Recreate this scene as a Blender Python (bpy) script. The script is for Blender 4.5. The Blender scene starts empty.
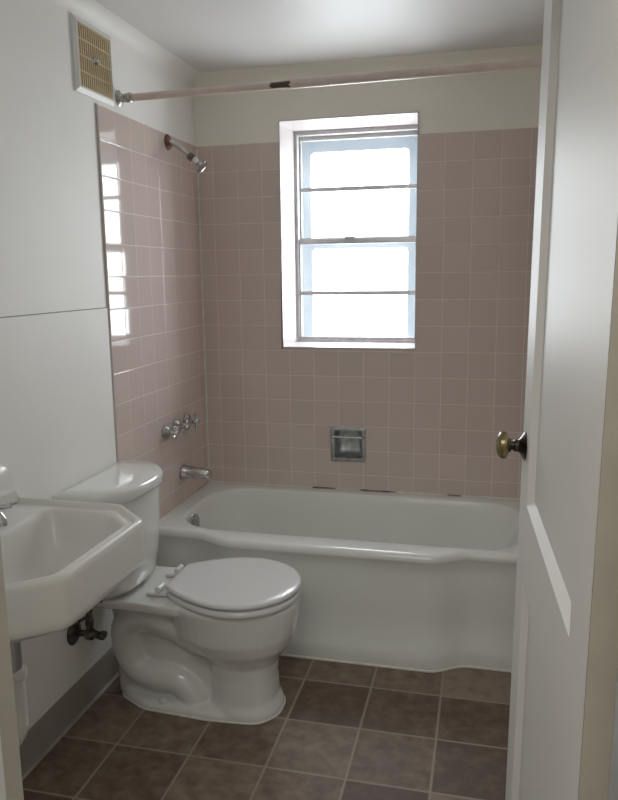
import bpy, bmesh, math, random
from mathutils import Vector, Matrix
random.seed(4)
PI = math.pi
scene = bpy.context.scene
COL = scene.collection

# ------------------------------------------------------------------ objects
def tag(o, label=None, cat=None, group=None, kind=None):
    if label: o['label'] = label
    if cat: o['category'] = cat
    if group: o['group'] = group
    if kind: o['kind'] = kind
    return o

def thing(name, label, cat, loc=(0, 0, 0), group=None):
    o = bpy.data.objects.new(name, None)
    o.empty_display_size = .05
    COL.objects.link(o)
    o.location = loc
    return tag(o, label, cat, group)

def obj(name, bm, mat, parent=None, smooth=True, bevel=0, subsurf=0, angle=None):
    bmesh.ops.recalc_face_normals(bm, faces=bm.faces)
    me = bpy.data.meshes.new(name)
    if smooth:
        for f in bm.faces: f.smooth = True
        for e in bm.edges:
            if len(e.link_faces) == 2 and e.calc_face_angle(0) > math.radians(angle or 38):
                e.smooth = False
    bm.to_mesh(me); bm.free()
    o = bpy.data.objects.new(name, me)
    COL.objects.link(o)
    for m in (mat if isinstance(mat, (list, tuple)) else [mat]): me.materials.append(m)
    if parent is not None:
        o.parent = parent
        # meshes are written in world coordinates; shift them to the frame of the thing they belong to
        q = parent; l = Vector(q.location)
        while q.parent is not None: q = q.parent; l = l + Vector(q.location)
        me.transform(Matrix.Translation(-l))
    if bevel:
        b = o.modifiers.new('bevel', 'BEVEL'); b.width = bevel; b.segments = 3; b.limit_method = 'ANGLE'
    if subsurf:
        s = o.modifiers.new('subd', 'SUBSURF'); s.levels = subsurf; s.render_levels = subsurf
    return o

def struct(name, bm, mat, parent=None, **k):
    o = obj(name, bm, mat, parent, **k)
    if parent is None: o['kind'] = 'structure'
    return o

# ------------------------------------------------------------------ shapes
def B(): return bmesh.new()

def box(bm, x0, x1, y0, y1, z0, z1):
    v = [bm.verts.new(p) for p in ((x0,y0,z0),(x1,y0,z0),(x1,y1,z0),(x0,y1,z0),(x0,y0,z1),(x1,y0,z1),(x1,y1,z1),(x0,y1,z1))]
    for f in ((0,3,2,1),(4,5,6,7),(0,1,5,4),(1,2,6,5),(2,3,7,6),(3,0,4,7)): bm.faces.new([v[i] for i in f])
    return bm

def loft(bm, rings, cap0=True, cap1=True):
    rr = [[bm.verts.new(p) for p in r] for r in rings]
    n = len(rr[0])
    for a, b in zip(rr[:-1], rr[1:]):
        for i in range(n):
            j = (i + 1) % n
            bm.faces.new((a[i], a[j], b[j], b[i]))
    if cap0: bm.faces.new(rr[0][::-1])
    if cap1: bm.faces.new(rr[-1])
    return bm

def tube(bm, pts, rad, n=16, cap=True, sy=1.0):
    pts = [Vector(p) for p in pts]
    if not isinstance(rad, (list, tuple)): rad = [rad] * len(pts)
    rings = []
    up = None
    for i, p in enumerate(pts):
        t = (pts[min(i+1, len(pts)-1)] - pts[max(i-1, 0)]).normalized()
        if up is None:
            a = Vector((0,0,1)) if abs(t.z) < .9 else Vector((0,1,0))
            up = (a - t * a.dot(t)).normalized()
        else:
            up = (up - t * up.dot(t)).normalized()
        s = t.cross(up)
        rings.append([p + (up * math.cos(2*PI*k/n) + s * math.sin(2*PI*k/n) * sy) * rad[i] for k in range(n)])
    return loft(bm, rings, cap, cap)

def lathe(bm, origin, axis, prof, n=28):
    """prof: (distance along axis, radius)"""
    o = Vector(origin); ax = Vector(axis).normalized()
    a = Vector((0,0,1)) if abs(ax.z) < .9 else Vector((1,0,0))
    u = (a - ax * a.dot(ax)).normalized(); w = ax.cross(u)
    rings = [[o + ax * d + (u * math.cos(2*PI*k/n) + w * math.sin(2*PI*k/n)) * max(r, 1e-4) for k in range(n)] for d, r in prof]
    return loft(bm, rings)

def prism(bm, outline, axis, a, b):
    """outline: 2d points in the two other axes, extruded along axis from a to b"""
    def P(q, t):
        return {'x': (t, q[0], q[1]), 'y': (q[0], t, q[1]), 'z': (q[0], q[1], t)}[axis]
    return loft(bm, [[P(q, a) for q in outline], [P(q, b) for q in outline]])

def catmull(pts, m=6):
    pts = [Vector(p) for p in pts]
    out = []
    for i in range(len(pts) - 1):
        p0 = pts[max(i-1, 0)]; p1 = pts[i]; p2 = pts[i+1]; p3 = pts[min(i+2, len(pts)-1)]
        for k in range(m):
            t = k / m
            out.append(.5 * ((2*p1) + (p2-p0)*t + (2*p0-5*p1+4*p2-p3)*t*t + (3*p1-p0-3*p2+p3)*t**3))
    out.append(pts[-1])
    return out

def rpoly(corners, r, n=6):
    """2d polygon with filleted corners, n+1 points on each"""
    out = []
    N = len(corners)
    for i in range(N):
        p = Vector(corners[i]); a = Vector(corners[i-1]); b = Vector(corners[(i+1) % N])
        rad = r[i] if isinstance(r, (list, tuple)) else r
        u = (a - p).normalized(); w = (b - p).normalized()
        ang = u.angle(w)
        t = min(rad / math.tan(ang/2), .49 * (a-p).length, .49 * (b-p).length)
        s = p + u * t; e = p + w * t
        for k in range(n + 1):
            q = k / n
            out.append((1-q)**2 * s + 2*q*(1-q) * p + q*q * e)
    return out

def smooth_step(a, b, x):
    t = min(max((x - a) / (b - a), 0), 1)
    return t * t * (3 - 2 * t)

# ------------------------------------------------------------------ materials
def mat(name):
    m = bpy.data.materials.new(name); m.use_nodes = True
    nt = m.node_tree
    return m, nt, nt.nodes['Principled BSDF'], nt.nodes['Material Output']

def N(nt, t, **k):
    n = nt.nodes.new(t)
    for a, b in k.items(): setattr(n, a, b)
    return n

def simple(name, col, rough=.5, metal=0, spec=.5, coat=0, noise=0, nscale=12, bump=0, bscale=60, dark=None):
    m, nt, p, out = mat(name)
    p.inputs['Base Color'].default_value = (*col, 1)
    p.inputs['Roughness'].default_value = rough
    p.inputs['Metallic'].default_value = metal
    p.inputs['Specular IOR Level'].default_value = spec
    p.inputs['Coat Weight'].default_value = coat
    p.inputs['Coat Roughness'].default_value = .08
    tc = N(nt, 'ShaderNodeTexCoord')
    if noise or dark:
        n = N(nt, 'ShaderNodeTexNoise'); n.inputs['Scale'].default_value = nscale; n.inputs['Detail'].default_value = 6
        nt.links.new(tc.outputs['Object'], n.inputs['Vector'])
        r = N(nt, 'ShaderNodeValToRGB')
        r.color_ramp.elements[0].position = .35; r.color_ramp.elements[1].position = .68
        d = dark or tuple(c * (1 - noise) for c in col)
        r.color_ramp.elements[0].color = (*d, 1); r.color_ramp.elements[1].color = (*col, 1)
        nt.links.new(n.outputs['Fac'], r.inputs['Fac']); nt.links.new(r.outputs['Color'], p.inputs['Base Color'])
    if bump:
        n2 = N(nt, 'ShaderNodeTexNoise'); n2.inputs['Scale'].default_value = bscale; n2.inputs['Detail'].default_value = 4
        nt.links.new(tc.outputs['Object'], n2.inputs['Vector'])
        b = N(nt, 'ShaderNodeBump'); b.inputs['Strength'].default_value = bump; b.inputs['Distance'].default_value = .002
        nt.links.new(n2.outputs['Fac'], b.inputs['Height']); nt.links.new(b.outputs['Normal'], p.inputs['Normal'])
    return m

def tile_mat(name, ua, va, u0, v0, pu, pv, gw, grout, stops, rough, tilt=.0, mottled=0, mscale=30, grough=.8, bevel=.0006, gwu=None):
    """square tiles in object space: ua/va = axes used (0,1,2)"""
    m, nt, p, out = mat(name)
    L = nt.links.new
    tc = N(nt, 'ShaderNodeTexCoord'); sx = N(nt, 'ShaderNodeSeparateXYZ'); L(tc.outputs['Object'], sx.inputs[0])
    def M(op, a, b=None, c=None):
        n = N(nt, 'ShaderNodeMath', operation=op)
        for i, q in enumerate((a, b, c)):
            if q is None: continue
            if isinstance(q, (int, float)): n.inputs[i].default_value = q
            else: L(q, n.inputs[i])
        return n.outputs[0]
    u = M('DIVIDE', M('SUBTRACT', sx.outputs[ua], u0), pu)
    v = M('DIVIDE', M('SUBTRACT', sx.outputs[va], v0), pv)
    fu = M('ABSOLUTE', M('SUBTRACT', M('FRACT', u), .5)); fv = M('ABSOLUTE', M('SUBTRACT', M('FRACT', v), .5))
    g = gw / pu / 2
    if gwu: fu = M('SUBTRACT', fu, g * 1.1 - gwu / pu / 2 * 1.1)
    mx = M('MAXIMUM', fu, fv)                       # .5 at the joint
    mask = N(nt, 'ShaderNodeMapRange'); mask.inputs['From Min'].default_value = .5 - g * 1.5; mask.inputs['From Max'].default_value = .5 - g * .7
    L(mx, mask.inputs['Value'])
    cb = N(nt, 'ShaderNodeCombineXYZ'); L(M('FLOOR', u), cb.inputs[0]); L(M('FLOOR', v), cb.inputs[1])
    wn = N(nt, 'ShaderNodeTexWhiteNoise', noise_dimensions='2D'); L(cb.outputs[0], wn.inputs['Vector'])
    ramp = N(nt, 'ShaderNodeValToRGB')
    els = ramp.color_ramp.elements
    while len(els) < len(stops): els.new(.5)
    for e, (q, c) in zip(els, stops): e.position = q; e.color = (*c, 1)
    fac = wn.outputs['Value']
    if mottled:
        ns = N(nt, 'ShaderNodeTexNoise'); ns.inputs['Scale'].default_value = mscale; ns.inputs['Detail'].default_value = 8; ns.inputs['Roughness'].default_value = .65
        L(tc.outputs['Object'], ns.inputs['Vector'])
        fac = M('ADD', fac, M('MULTIPLY', M('SUBTRACT', ns.outputs['Fac'], .5), mottled))
    L(fac, ramp.inputs['Fac'])
    mix = N(nt, 'ShaderNodeMix', data_type='RGBA')
    L(mask.outputs[0], mix.inputs['Factor']); L(ramp.outputs['Color'], mix.inputs[6]); mix.inputs[7].default_value = (*grout, 1)
    L(mix.outputs[2], p.inputs['Base Color'])
    rm = N(nt, 'ShaderNodeMapRange'); L(mask.outputs[0], rm.inputs['Value']); rm.inputs['To Min'].default_value = rough; rm.inputs['To Max'].default_value = grough
    L(rm.outputs[0], p.inputs['Roughness'])
    h = N(nt, 'ShaderNodeMapRange'); h.inputs['From Min'].default_value = .5 - g * 3; h.inputs['From Max'].default_value = .5 - g * .8
    h.inputs['To Min'].default_value = 1; h.inputs['To Max'].default_value = 0; L(mx, h.inputs['Value'])
    bp = N(nt, 'ShaderNodeBump'); bp.inputs['Distance'].default_value = bevel; bp.inputs['Strength'].default_value = .8
    L(h.outputs[0], bp.inputs['Height'])
    if tilt:
        geo = N(nt, 'ShaderNodeNewGeometry')
        sc = N(nt, 'ShaderNodeVectorMath', operation='SUBTRACT'); L(wn.outputs['Color'], sc.inputs[0]); sc.inputs[1].default_value = (.5, .5, .5)
        s2 = N(nt, 'ShaderNodeVectorMath', operation='SCALE'); L(sc.outputs[0], s2.inputs[0]); s2.inputs['Scale'].default_value = tilt
        ad = N(nt, 'ShaderNodeVectorMath', operation='ADD'); L(geo.outputs['Normal'], ad.inputs[0]); L(s2.outputs[0], ad.inputs[1])
        no = N(nt, 'ShaderNodeVectorMath', operation='NORMALIZE'); L(ad.outputs[0], no.inputs[0]); L(no.outputs[0], bp.inputs['Normal'])
    L(bp.outputs['Normal'], p.inputs['Normal'])
    return m

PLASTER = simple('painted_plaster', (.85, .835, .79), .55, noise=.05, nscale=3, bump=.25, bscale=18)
PLB = simple('back_wall_bounce_tint', (.87, .84, .73), .6, noise=.05, nscale=3, bump=.25, bscale=18)  # same plaster, warm bounced light mixed into its colour
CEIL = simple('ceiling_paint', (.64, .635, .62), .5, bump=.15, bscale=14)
HALL = simple('hall_paint', (.5, .48, .44), .7, bump=.1)
ZT = 1.898; P_ = .108; X0 = .0771
pk = [(0, (.565, .468, .418)), (.5, (.585, .482, .432)), (1, (.605, .50, .45))]
TILE_B = tile_mat('pink_tile_back', 0, 2, X0, ZT, P_, P_, .0022, (.74, .65, .58), pk, .16, tilt=.012)
pkl = [(q, tuple(v * k for v, k in zip(c, (1.0, .97, .98)))) for q, c in pk]
TILE_L = tile_mat('pink_tile_side', 1, 2, -.07, ZT, P_, P_, .0022, (.72, .64, .60), pkl, .06, tilt=.012, gwu=.0016)
FLOOR = tile_mat('brown_vinyl_tile', 0, 1, .6586, -.5994, .2286, .2286, .0065, (.25, .21, .165),
                 [(0, (.078, .050, .035)), (.3, (.108, .074, .053)), (.65, (.155, .113, .083)), (1, (.21, .16, .122))], .55, mottled=2.3, mscale=20, grough=.6, bevel=.0004)
FLOOR.node_tree.nodes['Principled BSDF'].inputs['Specular IOR Level'].default_value = .3
PORC = simple('white_porcelain', (.68, .69, .66), .12, coat=.5)
SINKP = simple('sink_enamel', (.66, .65, .60), .30, coat=.15)
TUBM = simple('tub_enamel', (.74, .765, .72), .16, coat=.4, noise=.03, nscale=5)
SEATM = simple('white_seat_plastic', (.68, .68, .68), .18, coat=.3)
CHROME = simple('chrome', (.62, .62, .62), .16, 1, noise=.35, nscale=60)
DULL = simple('tarnished_chrome', (.55, .54, .51), .3, 1, dark=(.2, .185, .16), nscale=70)
SPOUTM = simple('worn_chrome', (.60, .58, .56), .26, 1, noise=.3, nscale=30)
CORR = simple('corroded_pipe_metal', (.16, .14, .12), .5, .8, dark=(.05, .04, .035), nscale=90)
RUST = simple('rusty_flange', (.20, .07, .05), .55, .4, dark=(.08, .03, .025), nscale=80)
BRASS = simple('aged_brass', (.36, .29, .14), .3, 1, dark=(.16, .12, .055), nscale=50)
DBRASS = simple('dark_brass', (.10, .085, .06), .3, 1, dark=(.03, .025, .02), nscale=60)
RODM = simple('pinkish_rod_enamel', (.66, .53, .47), .35, noise=.12, nscale=25)
TAPE = simple('dark_worn_metal', (.07, .055, .045), .5, .6)
DOORM = simple('glossy_door_paint', (.66, .645, .61), .48, spec=.13, bump=.08, bscale=9)
DEDGE = simple('yellowed_edge_paint', (.36, .33, .265), .5, noise=.15, nscale=10, bump=.2)
JAMB = simple('cream_jamb_paint', (.47, .45, .37), .45, bump=.15, noise=.06)
WHITEP = simple('white_gloss_paint', (.78, .77, .74), .4)
REVEAL = simple('pale_glazed_reveal', (.50, .455, .455), .35, noise=.06, nscale=20)
ALU = simple('grey_window_metal', (.42, .41, .41), .55, .0, noise=.2, nscale=40)
VENTW = simple('vent_white_paint', (.68, .67, .65), .4)
VENTT = simple('vent_tan_plastic', (.55, .42, .22), .55, noise=.1, nscale=30)
DARK = simple('vent_gap_shade', (.10, .065, .035), .9)
BASEM = simple('grey_brown_vinyl_base', (.25, .215, .185), .45, noise=.1, nscale=8)
CAULK = simple('white_caulk', (.74, .72, .66), .5, noise=.15, nscale=30)
GREYC = simple('grey_floor_caulk', (.36, .33, .29), .5, noise=.4, nscale=9)
DIRTY = simple('grimy_caulk', (.22, .17, .14), .7, dark=(.08, .06, .05), nscale=25)
PVC = simple('white_pvc', (.62, .61, .56), .4)
PVCB = simple('steel_tailpiece', (.40, .40, .40), .3, 1)
SEAM = simple('seam_shadow_line', (.26, .25, .23), .8)
BULL = simple('tile_edge_trim', (.46, .40, .35), .4)

def glass_mat():
    m = bpy.data.materials.new('hazy_window_glass'); m.use_nodes = True
    nt = m.node_tree; nt.nodes.clear()
    out = N(nt, 'ShaderNodeOutputMaterial')
    t = N(nt, 'ShaderNodeBsdfTransparent'); t.inputs[0].default_value = (.93, .95, .96, 1)
    d = N(nt, 'ShaderNodeBsdfTranslucent'); d.inputs[0].default_value = (.82, .88, .93, 1)
    g = N(nt, 'ShaderNodeBsdfGlossy'); g.inputs['Roughness'].default_value = .15; g.inputs['Color'].default_value = (.9, .95, 1, 1)
    ns = N(nt, 'ShaderNodeTexNoise'); ns.inputs['Scale'].default_value = 12; ns.inputs['Detail'].default_value = 5
    tc = N(nt, 'ShaderNodeTexCoord'); nt.links.new(tc.outputs['Object'], ns.inputs['Vector'])
    mr = N(nt, 'ShaderNodeMapRange'); mr.inputs['To Min'].default_value = .006; mr.inputs['To Max'].default_value = .028
    nt.links.new(ns.outputs['Fac'], mr.inputs['Value'])
    m1 = N(nt, 'ShaderNodeMixShader'); nt.links.new(mr.outputs[0], m1.inputs[0])
    m2 = N(nt, 'ShaderNodeMixShader'); m2.inputs[0].default_value = .05
    nt.links.new(t.outputs[0], m1.inputs[1]); nt.links.new(d.outputs[0], m1.inputs[2])
    nt.links.new(m1.outputs[0], m2.inputs[1]); nt.links.new(g.outputs[0], m2.inputs[2])
    nt.links.new(m2.outputs[0], out.inputs[0])
    return m
GLASS = glass_mat()

def storm_mat():
    m = bpy.data.materials.new('milky_storm_frame'); m.use_nodes = True
    nt = m.node_tree; nt.nodes.clear()
    out = N(nt, 'ShaderNodeOutputMaterial')
    t = N(nt, 'ShaderNodeBsdfTranslucent'); t.inputs[0].default_value = (.02,.02,.02,1)
    d = N(nt, 'ShaderNodeBsdfDiffuse'); d.inputs[0].default_value = (.4, .45, .5, 1)
    ns = N(nt, 'ShaderNodeTexNoise'); ns.inputs['Scale'].default_value = 50
    r = N(nt, 'ShaderNodeValToRGB'); r.color_ramp.elements[0].color = (.004, .006, .008, 1); r.color_ramp.elements[1].color = (.009, .013, .017, 1)
    nt.links.new(ns.outputs['Fac'], r.inputs[0]); nt.links.new(r.outputs[0], t.inputs[0])
    a = N(nt, 'ShaderNodeAddShader'); nt.links.new(t.outputs[0], a.inputs[0]); nt.links.new(d.outputs[0], a.inputs[1])
    nt.links.new(a.outputs[0], out.inputs[0])
    return m
STORM = storm_mat()

# ------------------------------------------------------------------ room shell
RX = 1.53            # right wall
YD = -2.27           # room face of the doorway wall
YH = YD - .115       # hall face
ZC = 2.18
WX0, WX1, WZ0, WZ1 = .370, .943, 1.042, 1.982   # window opening

struct('floor', box(B(), -.1, RX + .1, YH, .1, -.1, 0), FLOOR, smooth=False)
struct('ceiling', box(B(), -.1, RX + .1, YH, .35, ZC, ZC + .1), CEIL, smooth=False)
struct('wall_left', box(B(), -.1, 0, YH, .35, -.02, ZC + .02), PLASTER, smooth=False)
struct('wall_right', box(B(), RX, RX + .1, YH, .35, -.02, ZC + .02), PLASTER, smooth=False)
SX0, SX1, SZ0, SZ1 = .592, .723, .563, .694     # hole for the soap dish
def holed(bm, x0, x1, z0, z1, y0, y1, open_top=False):
    box(bm, x0, WX0, y0, y1, z0, z1); box(bm, WX1, x1, y0, y1, z0, z1)
    if not open_top: box(bm, WX0, WX1, y0, y1, WZ1, z1)
    box(bm, WX0, WX1, y0, y1, SZ1, WZ0); box(bm, WX0, WX1, y0, y1, z0, SZ0)
    box(bm, WX0, SX0, y0, y1, SZ0, SZ1); box(bm, SX1, WX1, y0, y1, SZ0, SZ1)
    return bm
struct('wall_back', holed(B(), -.02, RX + .02, -.02, ZC + .02, 0, .35), PLB, smooth=False)
# doorway wall
DX0, DX1, DZ = .635, 1.382, 2.04
bm = B()
box(bm, -.02, DX0 - .02, YH, YD, -.02, ZC + .02); box(bm, DX1 + .02, RX + .02, YH, YD, -.02, ZC + .02)
box(bm, DX0 - .02, DX1 + .02, YH, YD, DZ + .02, ZC + .02)
struct('wall_front', bm, PLASTER, smooth=False)
# cove between walls and ceiling (soft plaster corner)
def cove(pts_dir, a, b, axis):
    bm = B(); r = .05; n = 8
    cx, sx_ = pts_dir
    prof = [(cx, ZC)] + [(cx + sx_ * r * (1 - math.sin(k / n * PI / 2)), ZC - r * (1 - math.cos(k / n * PI / 2))) for k in range(n + 1)]
    prism(bm, prof, axis, a, b); return bm
struct('trim_1', cove((0, 1), YD, 0, 'y'), PLASTER)
struct('trim_2', cove((0, -1), 0, RX, 'x'), PLB)

# tile fields
T = .006
struct('trim_3', holed(B(), 0, RX, .40, ZT, -T, .002, True), TILE_B, smooth=False)
struct('trim_4', box(B(), -.002, T, -.822, -T, 0.0, ZT), TILE_L, smooth=False)
struct('trim_5', box(B(), RX - T, RX + .002, -.822, -T, 0.0, ZT), TILE_L, smooth=False)
bm = B()
tube(bm, [(T * .2, -.824, 0), (T * .2, -.824, ZT + .002)], .0062, 12)
struct('trim_6', bm, BULL)
bm = B()
box(bm, T - .001, T + .007, -T - .007, -T + .001, .42, ZT - .01)
struct('trim_7', bm, CAULK)
bm = B()
for i in range(28):
    x = .01 + i * .054; h = .0025 + .0035 * random.random()
    if i in (9, 10, 13, 14, 15, 20): continue
    tube(bm, [(x, -T - .001, .4255), (x + .054, -T - .001, .4255)], h, 8)
struct('trim_8', bm, CAULK)
bm = B()
for x0, x1 in ((.48, .60), (.69, .86), (1.08, 1.14)):
    pts = [(x0 + (x1 - x0) * k / 8, -T - .001, .4265 + random.uniform(-.0008, .0008)) for k in range(9)]
    tube(bm, pts, [.0012] + [random.uniform(.002, .0042) for _ in range(7)] + [.0012], 8)
struct('trim_9', bm, DIRTY)
# wall board below the seam on the left wall
bm = B(); box(bm, -.002, .0045, YD, -.834, 0, 1.2565)
struct('trim_10', bm, PLASTER, bevel=.002)
bm = B(); box(bm, -.001, .0018, YD, -.834, 1.2565, 1.2595)  # dark strip standing in for the shadow line along the board's top edge
struct('trim_16', bm, SEAM, smooth=False)
# baseboard
bm = B()
prism(bm, [(.004, .0), (.020, .0), (.0125, .014), (.0115, .098), (.008, .104), (.004, .104)], 'y', YD, -.80)
struct('baseboard_left', bm, BASEM)
bm = B(); prism(bm, [(.018, 0), (.025, 0), (.0175, .006)], 'y', YD, -.72)
struct('trim_11', bm, GREYC)

# jamb
bm = B()
box(bm, DX0 - .022, DX0, YH - .001, YD + .001, 0, DZ + .02)
box(bm, DX1, DX1 + .022, YH - .001, YD + .001, 0, DZ + .02)
box(bm, DX0, DX1, YH - .001, YD + .001, DZ, DZ + .022)
struct('trim_12', bm, JAMB, bevel=.002)
bm = B()      # hall side casing
box(bm, DX0 - .07, DX0 + .004, YH - .018, YH - .001, 0, DZ + .07)
box(bm, DX1 - .004, DX1 + .07, YH - .018, YH - .001, 0, DZ + .07)
box(bm, DX0, DX1, YH - .018, YH - .001, DZ, DZ + .07)
struct('trim_13', bm, WHITEP, bevel=.003)
bm = B(); box(bm, DX0 - .001, DX0 + .007, -2.36, -2.312, 0, DZ); box(bm, DX1 - .009, DX1 + .001, -2.36, -2.325, 0, DZ); box(bm, DX0, DX1, -2.36, -2.325, DZ - .01, DZ + .001)
struct('trim_17', bm, WHITEP, bevel=.001)
# hall
struct('floor_hall', box(B(), -.6, 2.4, -4.3, YH, -.1, -.001), FLOOR, smooth=False)
struct('ceiling_hall', box(B(), -.6, 2.4, -4.3, YH, 2.4, 2.5), HALL, smooth=False)
bm = B(); box(bm, -.7, -.6, -4.4, YH + .05, -.1, 2.5); box(bm, 2.4, 2.5, -4.4, YH + .05, -.1, 2.5); box(bm, -.7, 2.5, -4.4, -4.3, -.1, 2.5)
box(bm, -.7, -.1, YH, YH + .05, -.1, 2.5); box(bm, RX + .1, 2.5, YH, YH + .05, -.1, 2.5); box(bm, -.1, RX + .1, YH, YH + .05, ZC + .1, 2.5)
struct('wall_hall', bm, HALL, smooth=False)

# ------------------------------------------------------------------ window
YF = .222
bm = B()       # glazed lining of the opening
t = .004
box(bm, WX0, WX0 + t, -T, YF, WZ0, WZ1); box(bm, WX1 - t, WX1, -T, YF, WZ0, WZ1)
box(bm, WX0, WX1, -T, YF, WZ1 - t, WZ1); box(bm, WX0, WX1, -T - .002, YF, WZ0, WZ0 + t * 2)
struct('trim_14', bm, REVEAL, smooth=False)
bm = B()       # grimy gap down the left of the window
tube(bm, [(WX0 - .001, -T - .0005, WZ0 - .002), (WX0 - .001, -T - .0005, WZ0 + .14), (WX0 - .001, -T - .0005, WZ0 + .33)], [.004, .003, .0008], 8)
struct('trim_15', bm, DIRTY)

win = bpy.data.objects.new('window_1', None); COL.objects.link(win); win.location = (.656, YF, WZ0); win['kind'] = 'structure'
def frame_bm(x0, x1, z0, z1, y0, y1, l, r, b, tp):
    bm = B()
    box(bm, x0, x0 + l, y0, y1, z0, z1); box(bm, x1 - r, x1, y0, y1, z0, z1)
    box(bm, x0 + l, x1 - r, y0, y1, z0, z0 + b); box(bm, x0 + l, x1 - r, y0, y1, z1 - tp, z1)
    return bm
a, b_ = WX0 + t, WX1 - t
obj('outer_frame', frame_bm(a, b_, WZ0 + .008, WZ1 - t, YF, YF + .07, .014, .014, .010, .018), ALU, win, bevel=.0015)
ZM = 1.502
def sash(z0, z1, y, zbar, name):
    xl, xr = a + .009, b_ - .012
    s = obj(name, frame_bm(xl, xr, z0, z1, y, y + .022, .013, .013, .022, .022), ALU, win, bevel=.0015)
    bm = B(); box(bm, xl + .013, xr - .013, y + .002, y + .020, zbar - .009, zbar + .009)
    obj('muntin', bm, ALU, s, bevel=.001)
    bm = B()
    box(bm, xl + .012, xr - .012, y + .010, y + .013, z0 + .014, zbar - .005)
    box(bm, xl + .012, xr - .012, y + .010, y + .013, zbar + .005, z1 - .014)
    obj('pane', bm, GLASS, s, smooth=False)
    return s
sash(ZM - .004, WZ1 - .018, YF + .036, 1.731, 'upper_sash')
lo = sash(WZ0 + .010, ZM + .010, YF + .008, 1.272, 'lower_sash')
bm = B(); box(bm, .600, .645, YF + .000, YF + .02, ZM + .009, ZM + .019)
obj('sash_lock', bm, DULL, lo, bevel=.001)
# storm frame outside
bm = B()
y0, y1 = .325, .332
def ring2(bm, X0_, X1_, Z0_, Z1_, x0, x1, z0, z1, r):
    inner = rpoly([(x0, z0), (x1, z0), (x1, z1), (x0, z1)], r, 6)
    outer = []
    n = 7
    cs = [(X0_, Z0_), (X1_, Z0_), (X1_, Z1_), (X0_, Z1_)]
    for c in cs: outer += [Vector(c)] * n
    for yy in (y0,):
        vi = [bm.verts.new((p[0], yy, p[1])) for p in inner]
        vo = [bm.verts.new((p[0], yy, p[1])) for p in outer]
        m = len(vi)
        for i in range(m):
            j = (i + 1) % m
            if outer[i] == outer[j]: bm.faces.new((vi[i], vi[j], vo[i]))
            else: bm.faces.new((vi[i], vi[j], vo[j], vo[i]))
ring2(bm, a, b_, ZM, WZ1, a + .052, b_ - .066, ZM - .0, WZ1 - .082, .022)
ring2(bm, a, b_, WZ0, ZM, a + .055, b_ - .068, WZ0 + .004, ZM - .030, .02)
bmesh.ops.remove_doubles(bm, verts=bm.verts, dist=.0001)
obj('storm_frame', bm, STORM, win, smooth=False)

# ------------------------------------------------------------------ door
dv = bpy.data.objects.new('door_1', None); COL.objects.link(dv); dv['kind'] = 'structure'
HN = Vector((1.332, -2.262, .012)); LT = Vector((1.296, -1.508, .012))
DW = (LT - HN).length
TH = .025
dv.location = HN
dv.rotation_euler = (math.radians(.55), 0, math.atan2((LT - HN).y, (LT - HN).x))
# local: x along the door from hinge to latch, y<0 = toward +X world (back), face at y=0
def place(o):
    o.parent = dv; return o
RZ0, RZ1 = .753, .904   # lock rail
s0, s1 = .112, DW - .122
e, w = .018, .014
def panel_recess(bm, x0, x1, z0, z1, yf, sgn):
    o = [(x0, z0), (x1, z0), (x1, z1), (x0, z1)]; i = [(x0 + w, z0 + w), (x1 - w, z0 + w), (x1 - w, z1 - w), (x0 + w, z1 - w)]
    vo = [bm.verts.new((p[0], yf, p[1])) for p in o]; vi = [bm.verts.new((p[0], yf - sgn * e * .7, p[1])) for p in i]
    for k in range(4):
        j = (k + 1) % 4; bm.faces.new((vo[k], vo[j], vi[j], vi[k]))
    bm.faces.new(vi)
def face(bm, yf, sgn, recess=True):
    H_ = 2.02
    xs = [0, s0, s1, DW]; zs = [0, .19, RZ0, RZ1, 1.90, H_]
    for i in range(3):
        for k in range(5):
            if i == 1 and k in (1, 3): panel_recess(bm, xs[1], xs[2], zs[k], zs[k+1], yf, sgn); continue
            bm.faces.new([bm.verts.new(p) for p in ((xs[i], yf, zs[k]), (xs[i+1], yf, zs[k]), (xs[i+1], yf, zs[k+1]), (xs[i], yf, zs[k+1]))])
e0 = e
bm = B()
face(bm, 0, 1)
e = .012
TB = -TH - .006
face(bm, TB, -1)
H_ = 2.02
for x in (DW,): bm.faces.new([bm.verts.new(p) for p in ((x, 0, 0), (x, TB, 0), (x, TB, H_), (x, 0, H_))])
for z in (0, H_): bm.faces.new([bm.verts.new(p) for p in ((0, 0, z), (DW, 0, z), (DW, TB, z), (0, TB, z))])
e = e0
bmesh.ops.remove_doubles(bm, verts=bm.verts, dist=.0002)
dl = obj('door_leaf', bm, DOORM, None, smooth=False); place(dl)
bm = B()
zz = [0, .25, .5, .66, .70, 1.1, 1.5, 2.02]
box(bm, -.0015, .0005, TB, -.0003, 0, 2.02)
place(obj('hinge_edge', bm, DEDGE, None, bevel=.0006))
for z in (.22, 1.78):
    bm = B(); tube(bm, [(-.006, TB - .003, z), (-.006, TB - .003, z + .09)], .006, 12); box(bm, -.0025, -.001, TB, -.004, z, z + .09)
    place(obj('hinge', bm, DEDGE, None))
KX, KZ = DW - .055, 1.018 - .012
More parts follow.
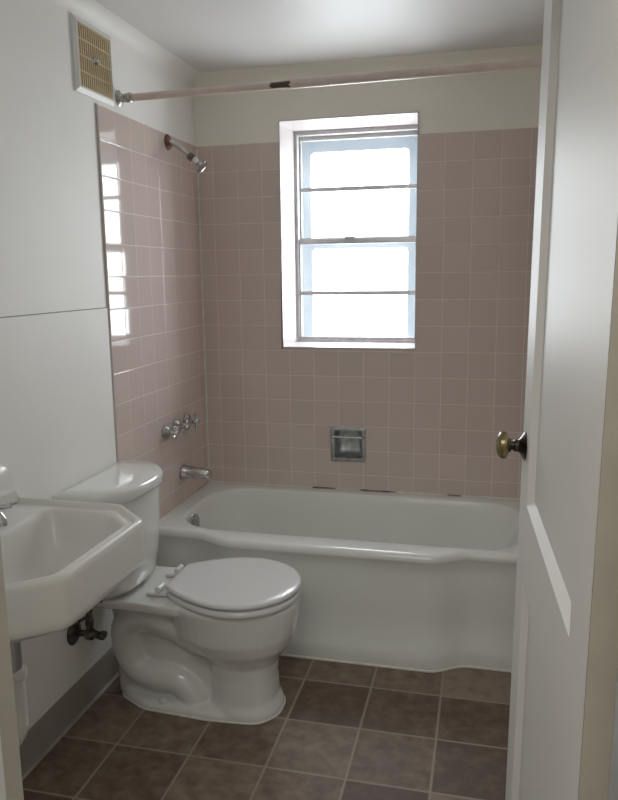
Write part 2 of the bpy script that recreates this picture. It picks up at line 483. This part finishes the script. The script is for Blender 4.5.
for sg, y in ((1, 0), (-1, TB)):
    bm = B()
    lathe(bm, (KX, y, KZ), (0, sg, 0), [(0, .0), (0, .028), (.003, .029), (.006, .024), (.012, .014), (.018, .011)])
    rs = place(obj('knob_rose', bm, DBRASS, None))
    bm = B()
    lathe(bm, (KX, y, KZ), (0, sg, 0), [(.016, .009), (.028, .0085), (.032, .012), (.034, .020), (.037, .0265), (.042, .028), (.049, .0265), (.054, .020), (.057, .010), (.058, 0)])
    place(obj('door_knob', bm, BRASS, None))
    lathe_b = B(); lathe(lathe_b, (KX, y, KZ), (0, sg, 0), [(.014, .0125), (.022, .0125), (.024, .009), (.027, .009), (.029, .014), (.034, .014)])
    place(obj('knob_shank', lathe_b, DBRASS, None))

# ------------------------------------------------------------------ bathtub
tb = thing('bathtub', 'white enamel alcove bathtub with bowed front apron below the pink tile', 'bathtub', (.765, -.35, 0))
XL, XR = T + .001, RX - T - .001
TZ = .422
def yf(x):      # front outer edge of the rim
    s = smooth_step(.18, .36, x) * (1 - smooth_step(1.06, 1.20, x))
    return -.637 - .062 * s
NX = 96; NC = 10
# shell: outer outline and inner rings share vertex order
def outer(z, dy=0.0, inset=0):
    pts = []
    for k in range(NX + 1):
        x = XL + (XR - XL) * k / NX; pts.append((x, yf(x) + dy, z))
    for k in range(1, 25): pts.append((XR, yf(XR) + dy + (-T - .001 - yf(XR) - dy) * k / 25, z))
    for k in range(NX + 1):
        x = XR + (XL - XR) * k / NX; pts.append((x, -T - .001, z))
    for k in range(1, 25): pts.append((XL, -T - .001 + (yf(XL) + dy + T + .001) * k / 25, z))
    return pts
ref = outer(0)
def inner(x0, x1, y0, y1, z, r, zf=None):
    # rounded rectangle sampled by matching the parameter of the outer outline
    cx, cy = (x0 + x1) / 2, (y0 + y1) / 2
    hx, hy = (x1 - x0) / 2, (y1 - y0) / 2
    out = []
    for p in ref:
        # map outer box to a unit square, then to a super-rounded rectangle
        u = (p[0] - (XL + XR) / 2) / ((XR - XL) / 2)
        yo = yf(p[0]); v = (p[1] - (yo - T - .001) / 2) / ((-T - .001 - yo) / 2)
        m = max(abs(u), abs(v)); u /= m; v /= m
        px, py = u * hx, v * hy
        # round corners
        qx, qy = abs(px) - (hx - r), abs(py) - (hy - r)
        if qx > 0 and qy > 0:
            if abs(u) >= abs(v): ang = math.atan2(qy, r)
            else: ang = math.atan2(r, qx)
            a_ = ang
            # even spread over the quarter arc
            px = math.copysign(hx - r + r * math.cos(a_), px); py = math.copysign(hy - r + r * math.sin(a_), py)
        out.append((cx + px, cy + py, z))
    return out
rings = [outer(0.0, .010), outer(.010, .008), outer(.068, .009), outer(.080, .0165), outer(.20, .0165), outer(.33, .015), outer(.385, .014), outer(.392, .008), outer(.398, .006), outer(.408, .007),
         outer(.416, .012), outer(.4205, .020), outer(TZ, .030)]
rings += [inner(.070, 1.395, -.600, -.050, TZ, .19), inner(.077, 1.388, -.594, -.056, TZ - .002, .19), inner(.082, 1.382, -.588, -.061, TZ - .010, .185), inner(.087, 1.372, -.58, -.066, TZ - .03, .18),
          inner(.115, 1.31, -.535, -.085, .25, .15), inner(.155, 1.25, -.52, -.10, .12, .14), inner(.175, 1.22, -.50, -.12, .075, .13), inner(.22, 1.17, -.45, -.17, .055, .11)]
bm = loft(B(), rings, cap0=True, cap1=True)
obj('tub_body', bm, TUBM, tb, angle=60)
bm = B()
lathe(bm, (.100, -.410, .378), (1, -.12, .25), [(0, 0), (0, .031), (.003, .033), (.006, .030), (.007, .0)])
for dz in (-.018, .018): lathe(bm, (.107 - dz * .25, -.413, .378 + dz), (1, -.12, .25), [(0, .004), (.003, .004), (.004, .002)], 10)
obj('overflow_plate', bm, DULL, tb)
bm = B(); lathe(bm, (.27, -.31, .054), (0, 0, 1), [(0, .03), (.004, .03), (.006, .024), (.006, .012), (.012, .010)])
obj('drain', bm, DULL, tb)
bm = B()
pts = [(x / 60, yf(x / 60) + .007, .002) for x in range(1, 92)]
tube(bm, pts, .0045, 6)
obj('floor_caulk', bm, CAULK, tb)

# ------------------------------------------------------------------ toilet
YT = -1.003
to = thing('toilet', 'white two-piece porcelain toilet with closed lid and rounded tank, between sink and tub', 'toilet', (.38, YT, 0))
def ell(x0, x1, ry, z, n=40, pw=2.0, rear=None):
    """egg outline: x0 back, x1 front; rear = half width at the back end"""
    cx = (x0 + x1) / 2; rx = (x1 - x0) / 2
    out = []
    for k in range(n):
        a_ = 2 * PI * k / n; c = math.cos(a_); s = math.sin(a_)
        out.append((cx + rx * math.copysign(abs(c) ** (2 / pw), c), YT + ry * math.copysign(abs(s) ** (2 / pw), s), z))
    return out
bm = B()
loft(bm, [ell(.40, .630, .112, 0, pw=2.4), ell(.40, .628, .111, .02, pw=2.4), ell(.405, .616, .101, .05, pw=2.4), ell(.405, .612, .097, .12, pw=2.4), ell(.40, .618, .100, .17, pw=2.3),
          ell(.36, .636, .118, .200, pw=2.2), ell(.31, .659, .143, .228, pw=2.1), ell(.28, .676, .160, .268), ell(.27, .684, .164, .32), ell(.26, .687, .169, .36), ell(.26, .683, .168, .372), ell(.265, .676, .163, .378)])
# deck under the tank
def deck(z, g=0):
    return [(p[0], p[1], z) for p in rpoly([(.035 + g, YT - .14 + g), (.20, YT - .145 + g), (.36, YT - .155 + g), (.36, YT + .155 - g), (.20, YT + .145 - g), (.035 + g, YT + .14 - g)], .04, 5)]
loft(bm, [deck(.345, .012), deck(.352, .002), deck(.370), deck(.380, .003)])
# neck below the deck back to the bowl
loft(bm, [ell(.07, .50, .055, .0, pw=3), ell(.07, .50, .055, .20, pw=3), ell(.06, .52, .075, .30, pw=3), ell(.05, .52, .115, .352, pw=3)])
# foot
def foot(z, g=0):
    c = [(.088 + g, YT - .045), (.20, YT - .104 + g), (.42, YT - .116 + g), (.585, YT - .104 + g), (.628 - g, YT - .04), (.628 - g, YT + .04), (.585, YT + .104 - g), (.42, YT + .116 - g), (.20, YT + .104 - g), (.088 + g, YT + .045)]
    return [(p[0], p[1], z) for p in rpoly(c, .09, 7)]
loft(bm, [foot(0), foot(.014, .001), foot(.024, .008), foot(.028, .02)])
# trapway relief, both flanks
for sg in (-1, 1):
    y = YT + sg * .046
    path = catmull([(.47, y, .235), (.385, y, .235), (.305, y + sg * .006, .275), (.215, y + sg * .008, .298), (.135, y + sg * .004, .262), (.128, y, .185), (.158, y, .118), (.225, y, .092), (.30, y, .088), (.345, y, .05), (.35, y, .02)], 8)
    tube(bm, path, [.050] * len(path), 18)
o = obj('toilet_base', bm, PORC, to, angle=180)
r = o.modifiers.new('remesh', 'REMESH'); r.mode = 'VOXEL'; r.voxel_size = .0045; r.use_smooth_shade = True
s = o.modifiers.new('smooth', 'SMOOTH'); s.factor = .5; s.iterations = 7
# bolt cap, near side and far side
for sg in (-1, 1):
    bm = B(); lathe(bm, (.262, YT + sg * .092, .026), (0, 0, 1), [(0, .013), (.008, .0125), (.014, .009), (.017, 0)], 18)
    obj('bolt_cap', bm, PORC, to)
# caulk on the floor around the foot
bm = B()
c = foot(.003, -.002)
tube(bm, [Vector(p) for p in c] + [Vector(c[0])], .0035, 6)
obj('floor_caulk', bm, CAULK, to)
# tank
def dshape(x0, xs, rx, ry, z, n=36):
    cy = YT - .014
    out = []
    for k in range(n + 1):
        a_ = -PI / 2 + PI * k / n
        c = math.cos(a_); s_ = math.sin(a_)
        out.append((xs + rx * .86 * abs(c) ** .86, cy + ry * math.copysign(abs(s_) ** .86, s_), z))
    for q in (.25, .5, .75): out.append((xs + (x0 - xs) * q, cy + ry, z))
    for q in range(0, 9): out.append((x0, cy + ry - 2 * ry * q / 8, z))
    for q in (.75, .5, .25): out.append((xs + (x0 - xs) * q, cy - ry, z))
    return out
bm = B()
loft(bm, [dshape(.045, .05, .125, .150, .386), dshape(.035, .05, .148, .170, .392), dshape(.028, .055, .160, .182, .41), dshape(.022, .055, .173, .192, .50), dshape(.018, .055, .180, .197, .60), dshape(.016, .055, .184, .200, .70)])
obj('tank', bm, PORC, to, angle=50)
bm = B()
loft(bm, [dshape(.014, .055, .186, .202, .694), dshape(.010, .055, .196, .209, .698), dshape(.008, .055, .200, .212, .706), dshape(.008, .055, .200, .212, .722), dshape(.010, .055, .196, .209, .730), dshape(.016, .057, .186, .202, .735), dshape(.04, .065, .12, .14, .737)])
obj('tank_lid', bm, PORC, to, angle=60)
# seat and lid
def seat_out(z, g=0, n=48):
    cx, cy = .505, YT; out = []
    rxf, ry = .186 - g, .186 - g
    for k in range(n + 1):                      # front arc, from -y side round to +y side
        a_ = -PI / 2 + PI * k / n
        out.append((cx + rxf * math.cos(a_), cy + ry * math.sin(a_), z))
    m = 10
    for k in range(1, m + 1):                   # taper to the straight hinge edge
        q = k / m
        out.append((cx - (cx - .286 - g) * q, cy + ry * (1 - .53 * q ** 1.9), z))
    for k in range(1, 6): out.append((.286 + g, cy + ry * .47 * (1 - 2 * k / 6), z))
    for k in range(m, 0, -1):
        q = k / m
        out.append((cx - (cx - .286 - g) * q, cy - ry * (1 - .53 * q ** 1.9), z))
    return out
bm = loft(B(), [seat_out(.3785, .010), seat_out(.380, .004), seat_out(.384, .002), seat_out(.394, .002), seat_out(.3985, .008)])
obj('seat', bm, SEATM, to, angle=60)
bm = loft(B(), [seat_out(.4045, .010), seat_out(.406, .003), seat_out(.410, 0), seat_out(.416, 0), seat_out(.4195, .003), seat_out(.4215, .010), seat_out(.4225, .03), seat_out(.4235, .09)])
obj('seat_lid', bm, SEATM, to, angle=60)
for sg in (-1, 1):
    bm = B()
    pr = rpoly([(.222, YT + sg * .072 - .02), (.285, YT + sg * .072 - .014), (.285, YT + sg * .072 + .014), (.222, YT + sg * .072 + .02)], .006, 3)
    loft(bm, [[(p[0], p[1], .383) for p in pr], [(p[0], p[1], .392) for p in pr]])
    tube(bm, [(.262, YT + sg * .072 - .020, .404), (.262, YT + sg * .072 + .020, .404)], .010, 16)
    obj('seat_hinge', bm, SEATM, to, bevel=.002)

# ------------------------------------------------------------------ sink
sk = thing('sink', 'white wall-hung sink with chamfered front corners, left foreground beside the toilet', 'sink', (0.005, -1.665, .68))
SY0, SY1 = -1.395, -1.935
def so(z, g=0, d=0):
    c = [(.004, SY0 - g), (.325 - g * .4, SY0 - g), (.437 - g, SY0 - .100 - g * .4), (.437 - g, SY1 + .100 + g * .4), (.325 - g * .4, SY1 + g), (.004, SY1 + g)]
    return [(p[0], p[1], z) for p in rpoly(c, [.002, .045, .045, .045, .045, .002], 6)]
def si(z, g=0):
    c = [(.135 + g, SY0 - .052 - g), (.318 - g * .4, SY0 - .052 - g), (.392 - g, SY0 - .125 - g * .4), (.392 - g, SY1 + .125 + g * .4), (.318 - g * .4, SY1 + .052 + g), (.135 + g, SY1 + .052 + g)]
    return [(p[0], p[1], z) for p in rpoly(c, [.06, .04, .04, .04, .04, .06], 6)]
rings = [so(.672, .012), so(.670, .004), so(.673, 0), so(.69, -.001), so(.765, 0), so(.776, .001), so(.782, .006), so(.7835, .012), so(.780, .016), so(.772, .020), so(.770, .026),
         si(.773, -.012), si(.771, -.004), si(.765, .001), si(.752, .006), si(.71, .018), si(.665, .04), si(.645, .065), si(.638, .10)]
bm = loft(B(), rings, cap0=False, cap1=True)
# underside of the bowl so that it is closed from below
bx_ = [so(.672, .012), si(.672, -.01), si(.64, .01), si(.622, .07)]
loft(bm, bx_, cap0=False, cap1=True)
bmesh.ops.remove_doubles(bm, verts=bm.verts, dist=.0002)
obj('basin', bm, SINKP, sk, angle=70)
bm = B()
half = [(SY0 - .001, .776), (SY0 - .004, .782), (SY0 - .012, .790), (SY0 - .020, .802), (SY0 - .026, .825), (SY0 - .031, .848), (SY0 - .041, .864), (SY0 - .055, .872), (SY0 - .075, .876)]
mid = SY0 + SY1
ol = half + [(mid - y, z) for y, z in half[::-1]]
ol = [(y, .776 + (z - .776) * 1.12) for y, z in ol]
loft(bm, [[(.004, y, z) for y, z in ol], [(.024, y, z) for y, z in ol], [(.030, y - (y - mid / 2) * .012, z - (z - .77) * .05) for y, z in ol]])
obj('backsplash', bm, SINKP, sk, angle=60)
# taps
def sink_tap(y):
    bm = B()
    X, Z = .090, .790
    lathe(bm, (X, y, Z - .02), (0, 0, 1), [(0, .024), (.004, .024), (.010, .018), (.022, .013), (.034, .012), (.038, .016), (.046, .017), (.052, .012), (.054, 0)])
    for k in range(4):
        a_ = k * PI / 2 + .5; d = Vector((math.cos(a_), math.sin(a_), .1))
        tube(bm, [Vector((X, y, Z + .025)) + d * .010, Vector((X, y, Z + .025)) + d * .028, Vector((X, y, Z + .025)) + d * .040], [.0055, .006, .0075], 10)
    obj('tap', bm, CHROME, sk)
sink_tap(-1.765)
sink_tap(-1.585)
bm = B()
lathe(bm, (.075, -1.68, .772), (0, 0, 1), [(0, .025), (.005, .025), (.012, .016), (.03, .013), (.045, .012)])
tube(bm, catmull([(.075, -1.68, .81), (.085, -1.68, .842), (.12, -1.68, .852), (.165, -1.68, .842), (.182, -1.68, .825), (.184, -1.68, .812)], 6), .0105, 14)
obj('spout', bm, CHROME, sk)
bm = B()
tube(bm, [(.172, -1.665, .628), (.172, -1.665, .445)], .0165, 20)
lathe(bm, (.172, -1.665, .632), (0, 0, -1), [(0, .026), (.012, .026), (.02, .018)])
obj('tailpiece', bm, PVCB, sk)
bm = B()
lathe(bm, (.172, -1.665, .455), (0, 0, -1), [(0, .017), (0, .0235), (.004, .025), (.022, .025), (.025, .021), (.028, .0195)])
tube(bm, catmull([(.172, -1.665, .43), (.172, -1.665, .34), (.172, -1.668, .30), (.150, -1.672, .262), (.115, -1.672, .25), (.085, -1.672, .275), (.075, -1.672, .31), (.05, -1.672, .325), (.006, -1.672, .325)], 6), .019, 18)
obj('drain_trap', bm, PVC, sk)

# ------------------------------------------------------------------ toilet supply valve
vv = thing('shutoff_valve', 'corroded water shutoff valve with looped supply tube on wall under the sink', 'valve', (.006, -1.163, .278))
VY, VZ = -1.163, .272
bm = B(); lathe(bm, (.004, VY, VZ), (1, 0, 0), [(0, .034), (.003, .035), (.007, .028), (.012, .020), (.014, .0)])
obj('escutcheon', bm, CORR, vv)
bm = B()
tube(bm, [(.012, VY, VZ), (.062, VY, VZ)], .009, 12)
lathe(bm, (.045, VY, VZ), (1, 0, 0), [(0, .010), (.004, .0155), (.022, .0155), (.026, .011), (.040, .010)], 12)
tube(bm, [(.058, VY, VZ), (.058, VY, VZ + .03), (.058, VY, VZ + .05)], [.010, .010, .009], 12)
lathe(bm, (.058, VY, VZ + .028), (0, 0, 1), [(0, .013), (.014, .013), (.017, .009)], 6)
obj('valve_body', bm, CORR, vv)
bm = B()
rg = [[(.088 + dx, VY + math.cos(k / 14 * 2 * PI) * .017 * f, VZ + math.sin(k / 14 * 2 * PI) * .011 * f) for k in range(14)] for dx, f in ((0, .6), (.003, 1), (.015, 1), (.018, .6))]
loft(bm, rg)
obj('valve_handle', bm, CORR, vv)
bm = B()
tube(bm, catmull([(.058, VY, VZ + .045), (.060, VY + .005, VZ + .075), (.078, VY + .012, VZ + .11), (.080, VY + .02, VZ + .14)], 6), .0085, 10)
obj('supply_tube', bm, CORR, vv)
bm = B()
lp = catmull([(.056, VY - .001, VZ + .052), (.040, VY - .035, VZ + .048), (.020, VY - .062, VZ + .055), (.014, VY - .052, VZ + .082), (.034, VY - .015, VZ + .078), (.056, VY + .004, VZ + .060)], 6)
tube(bm, lp, .0042, 8)
obj('tube_loop', bm, CORR, vv)
bm = B(); lathe(bm, (.082, VY + .021, VZ + .085), (.05, .2, 1), [(0, .010), (.008, .014), (.026, .014), (.030, .010)], 8)
obj('coupling_nut', bm, CORR, vv)

vv.scale = (1.08, 1.1, 1.15)
# ------------------------------------------------------------------ shower fittings on the left tile
sh = thing('wall_shower', 'chrome shower head on a bent arm with rusty flange, high on left tile', 'shower head', (T, -.30, 1.868))
bm = B(); lathe(bm, (T, -.300, 1.868), (1, 0, 0), [(0, .030), (.003, .030), (.008, .024), (.012, .012), (.012, 0)])
obj('flange', bm, RUST, sh)
arm = catmull([(T, -.300, 1.868), (.032, -.298, 1.862), (.066, -.294, 1.838), (.102, -.290, 1.806)], 6)
obj('shower_arm', tube(B(), arm, .0105, 14), SPOUTM, sh)
d = Vector((.74, .03, -.66)).normalized()
q = Vector((.088, -.291, 1.818))
bm = B(); lathe(bm, q, d, [(0, .012), (.004, .0155), (.020, .0155), (.024, .012)], 10)
obj('collar_nut', bm, CORR, sh)
bm = B(); lathe(bm, q + d * .022, d, [(0, .011), (.008, .0155), (.016, .0165), (.022, .013), (.027, .013), (.030, .016), (.036, .020), (.044, .0255), (.049, .027), (.051, .025), (.049, .020), (.049, 0)], 24)
obj('spray_head', bm, CHROME, sh)

taps = []
def tap():
    r = thing('shower_tap', 'chrome cross-handle tub tap nearest the toilet', 'tap', (T, -.446, .752))
    bm = B(); lathe(bm, (T, -.446, .752), (1, 0, 0), [(0, .030), (.005, .031), (.012, .027), (.020, .018), (.024, .012), (.024, 0)])
    obj('flange', bm, DULL, r)
    bm = B(); lathe(bm, (T + .02, -.446, .752), (1, 0, 0), [(0, .0085), (.018, .0085), (.020, .013), (.034, .014), (.040, .010), (.042, 0)])
    obj('stem', bm, CHROME, r)
    bm = B()
    for k in range(4):
        a_ = k * PI / 2 + PI / 4 * .7
        dr = Vector((0, math.cos(a_), math.sin(a_))); c0 = Vector((T + .046, -.446, .752))
        tube(bm, [c0, c0 + dr * .014, c0 + dr * .024, c0 + dr * .030, c0 + dr * .033], [.006, .0055, .0075, .008, .005], 12)
    obj('cross_handle', bm, CHROME, r)
    return r
def dup(root, loc, label):
    r = root.copy(); COL.objects.link(r); r.location = loc; r['label'] = label
    for ch in [o for o in bpy.data.objects if o.parent == root]:
        c = ch.copy(); COL.objects.link(c); c.parent = r
    return r
tp = tap(); tp['group'] = 'three tub taps'
t2 = dup(tp, (T, -.345, .754), 'middle chrome tub tap, a small knob-like diverter between two taps')
t3 = dup(tp, (T, -.238, .757), 'chrome cross-handle tub tap nearest the back wall corner')
t2['label'] = 'chrome tub tap in the middle of the three above the spout'
for k, rx in ((t2, .5), (t3, 1.0)): k.rotation_euler = (rx, 0, 0)

sp = thing('tub_spout', 'chrome tub filler spout on left tile just above the tub rim', 'spout', (T, -.295, .55))
bm = B()
def spr(x, w_, zt, zb):
    zc = (zt + zb) / 2; hh = (zt - zb) / 2
    return [(x, -.295 + w_ * math.copysign(abs(math.cos(a)) ** .8, math.cos(a)), zc + hh * math.copysign(abs(math.sin(a)) ** .8, math.sin(a))) for a in [2 * PI * k / 24 for k in range(24)]]
loft(bm, [spr(T, .030, .580, .518), spr(T + .008, .031, .581, .517), spr(T + .012, .027, .578, .521), spr(.06, .026, .574, .525), spr(.100, .025, .569, .527), spr(.120, .023, .564, .527), spr(.130, .018, .556, .528), spr(.133, .010, .548, .530)])
lathe(bm, (.108, -.295, .537), (0, 0, -1), [(0, .015), (.010, .015), (.010, .011), (.006, .010)], 18)
obj('spout_body', bm, SPOUTM, sp, angle=50)

# ------------------------------------------------------------------ soap dish
sd = thing('soap_dish', 'recessed chrome soap dish with grab bar on the back tile wall', 'soap dish', (.657, -T, .628))
X1_, X2_, Z1_, Z2_ = .580, .735, .551, .706
bm = B()
def rr_(x0, x1, z0, z1, r, y): return [(p[0], y, p[1]) for p in rpoly([(x0, z0), (x1, z0), (x1, z1), (x0, z1)], r, 4)]
g = .017
loft(bm, [rr_(X1_, X2_, Z1_, Z2_, .006, -T), rr_(X1_, X2_, Z1_, Z2_, .006, -T - .003), rr_(X1_ + .003, X2_ - .003, Z1_ + .003, Z2_ - .003, .006, -T - .006), rr_(X1_ + g, X2_ - g, Z1_ + g, Z2_ - g * .9, .008, -T - .004),
          rr_(X1_ + g + .002, X2_ - g - .002, Z1_ + g + .002, Z2_ - g, .010, .0), rr_(X1_ + g + .008, X2_ - g - .008, Z1_ + g + .010, Z2_ - g - .004, .02, .036), rr_(X1_ + g + .02, X2_ - g - .02, Z1_ + g + .03, Z2_ - g - .02, .02, .046)], cap0=False)
SOAPM = simple('dull_soap_dish_chrome', (.52, .54, .56), .4, 1, dark=(.30, .31, .31), nscale=40)
obj('dish_body', bm, SOAPM, sd, angle=50)
bm = B()
zb = Z2_ - .043
tube(bm, catmull([(X1_ + .009, -T - .002, zb), (X1_ + .012, -T - .014, zb), (X1_ + .03, -T - .018, zb), (X2_ - .03, -T - .018, zb), (X2_ - .012, -T - .014, zb), (X2_ - .009, -T - .002, zb)], 5), .006, 12)
obj('grab_bar', bm, CHROME, sd)

# ------------------------------------------------------------------ vent
ve = thing('exhaust_vent', 'square wall vent with white sloped frame and tan slatted grille near ceiling', 'vent', (0, -.82, 2.02))
VY0, VY1, VZ0, VZ1 = -.946, -.713, 1.912, 2.130
bm = B()
def rv(g0, g1, x, gz=None): return [(x, VY0 + g0, VZ0 + (gz or g0)), (x, VY1 - g1, VZ0 + (gz or g0)), (x, VY1 - g1, VZ1 - g1), (x, VY0 + g0, VZ1 - g1)]
loft(bm, [rv(0, 0, 0), rv(0, 0, .006), rv(.014, .012, .012), rv(.018, .015, .012), rv(.019, .016, .001)])
obj('vent_frame', bm, VENTW, ve, smooth=False)
gy0, gy1, gz0, gz1 = VY0 + .018, VY1 - .015, VZ0 + .018, VZ1 - .015
bm = B(); box(bm, .0008, .0014, gy0, gy1, gz0, gz1)  # thin brown sheet, shade behind the slats given as colour
obj('vent_shade_sheet', bm, DARK, ve, smooth=False)
bm = B()
ns = 16
for k in range(ns):
    y = gy0 + (gy1 - gy0) * (k + .5) / ns
    box(bm, .0085, .0105, y - .0030, y + .0030, gz0, gz1)
for k in range(5):
    z = gz0 + (gz1 - gz0) * k / 4
    box(bm, .0085, .0110, gy0, gy1, z - .002 + (.002 if k == 0 else 0) - (.002 if k == 4 else 0), z + .002 + (.002 if k == 0 else 0) - (.002 if k == 4 else 0))
obj('grille', bm, VENTT, ve, smooth=False)
bm = B(); lathe(bm, (.010, (gy0 + gy1) / 2, (gz0 + gz1) / 2), (1, 0, 0), [(0, .012), (.004, .011), (.008, .006), (.012, .005), (.013, 0)], 16)
obj('grille_screw', bm, CHROME, ve)

# ------------------------------------------------------------------ shower rod
ro = thing('shower_curtain_rod', 'pinkish beige shower curtain rod with dark worn joint, spanning above the tub', 'curtain rod', (.76, -.68, 1.95))
RYY = -.668
def rz(x): return 1.949 + .0085 * x
bm = B(); lathe(bm, (0, RYY, rz(0)), (1, 0, 0), [(0, .026), (.004, .026), (.008, .019), (.012, .014), (.026, .014), (.028, .010), (.034, .010)], 20)
obj('wall_flange', bm, DULL, ro)
bm = B(); lathe(bm, (RX, RYY, rz(RX)), (-1, 0, 0), [(0, .032), (.004, .032), (.010, .024), (.03, .022), (.03, .016)], 20)
obj('wall_flange', bm, DULL, ro)
bm = B(); lathe(bm, (.026, RYY, rz(.03)), (1, 0, .0085), [(0, .008), (.004, .0155), (.020, .0165), (.024, .012), (.045, .012)], 16)
obj('socket', bm, DULL, ro)
obj('thin_tube', tube(B(), [(.058, RYY, rz(.058)), (.60, RYY, rz(.6))], .0122, 20), RODM, ro)
obj('thick_tube', tube(B(), [(.585, RYY, rz(.585)), (RX - .01, RYY, rz(RX))], .0148, 20), RODM, ro)
bm = B()
rg = []
for x in (.535, .545, .565, .585, .600):
    rg.append([(x + .003 * math.sin(7 * th + x * 90), RYY + .0136 * -math.sin(th) * (1.12 if x > .58 else 1), rz(x) + .0136 * math.cos(th) * (1.12 if x > .58 else 1)) for th in [PI * .36 + PI * .42 * k / 14 for k in range(15)]])
for a1, b1 in zip(rg[:-1], rg[1:]):
    for i in range(14):
        bm.faces.new([bm.verts.new(p) for p in (a1[i], a1[i+1], b1[i+1], b1[i])])
bmesh.ops.remove_doubles(bm, verts=bm.verts, dist=.0001)
obj('worn_patch', bm, TAPE, ro)

# ------------------------------------------------------------------ light
w_ = bpy.data.worlds.new('World'); scene.world = w_; w_.use_nodes = True
bg = w_.node_tree.nodes['Background']; bg.inputs[0].default_value = (.965, .985, 1, 1); bg.inputs[1].default_value = 16.5
l = bpy.data.lights.new('window_portal', 'AREA'); l.shape = 'RECTANGLE'; l.size = .62; l.size_y = 1.0; l.cycles.is_portal = True
lo_ = bpy.data.objects.new('window_portal', l); COL.objects.link(lo_); lo_.location = (.656, .36, 1.512); lo_.rotation_euler = (-PI / 2, 0, 0)
l = bpy.data.lights.new('hall_fill', 'AREA'); l.shape = 'RECTANGLE'; l.size = 1.4; l.size_y = 1.0; l.energy = 24; l.color = (1, .96, .9)  # unseen fill lamp, added to lift the dim side of the room
lh = bpy.data.objects.new('hall_fill', l); COL.objects.link(lh); lh.location = (.9, -3.3, 2.38)

# ------------------------------------------------------------------ camera
cx, cy, cz, pit, yaw, rol, f = 1.2258, -3.0287, 1.3609, .1725, -.2405, -.0126, 726.04
fw = Vector((math.sin(yaw) * math.cos(pit), math.cos(yaw) * math.cos(pit), -math.sin(pit)))
r0 = Vector((math.cos(yaw), -math.sin(yaw), 0)); u0 = r0.cross(fw)
rt = r0 * math.cos(rol) + u0 * math.sin(rol); up = -r0 * math.sin(rol) + u0 * math.cos(rol)
cam = bpy.data.cameras.new('camera'); co = bpy.data.objects.new('camera', cam); COL.objects.link(co)
co.matrix_world = Matrix(((rt.x, up.x, -fw.x, cx), (rt.y, up.y, -fw.y, cy), (rt.z, up.z, -fw.z, cz), (0, 0, 0, 1)))
cam.sensor_fit = 'VERTICAL'; cam.sensor_height = 24; cam.lens = 24 * f / 800; cam.clip_start = .01
scene.camera = co

scene.view_settings.view_transform = 'Standard'
scene.view_settings.look = 'None'
scene.view_settings.exposure = 0
scene.view_settings.gamma = 1.2
try:
    scene.cycles.use_denoising = True
    scene.cycles.max_bounces = 10; scene.cycles.diffuse_bounces = 6; scene.cycles.transparent_max_bounces = 12
    scene.cycles.caustics_reflective = False; scene.cycles.caustics_refractive = False
    scene.cycles.sample_clamp_indirect = 8
except Exception: pass
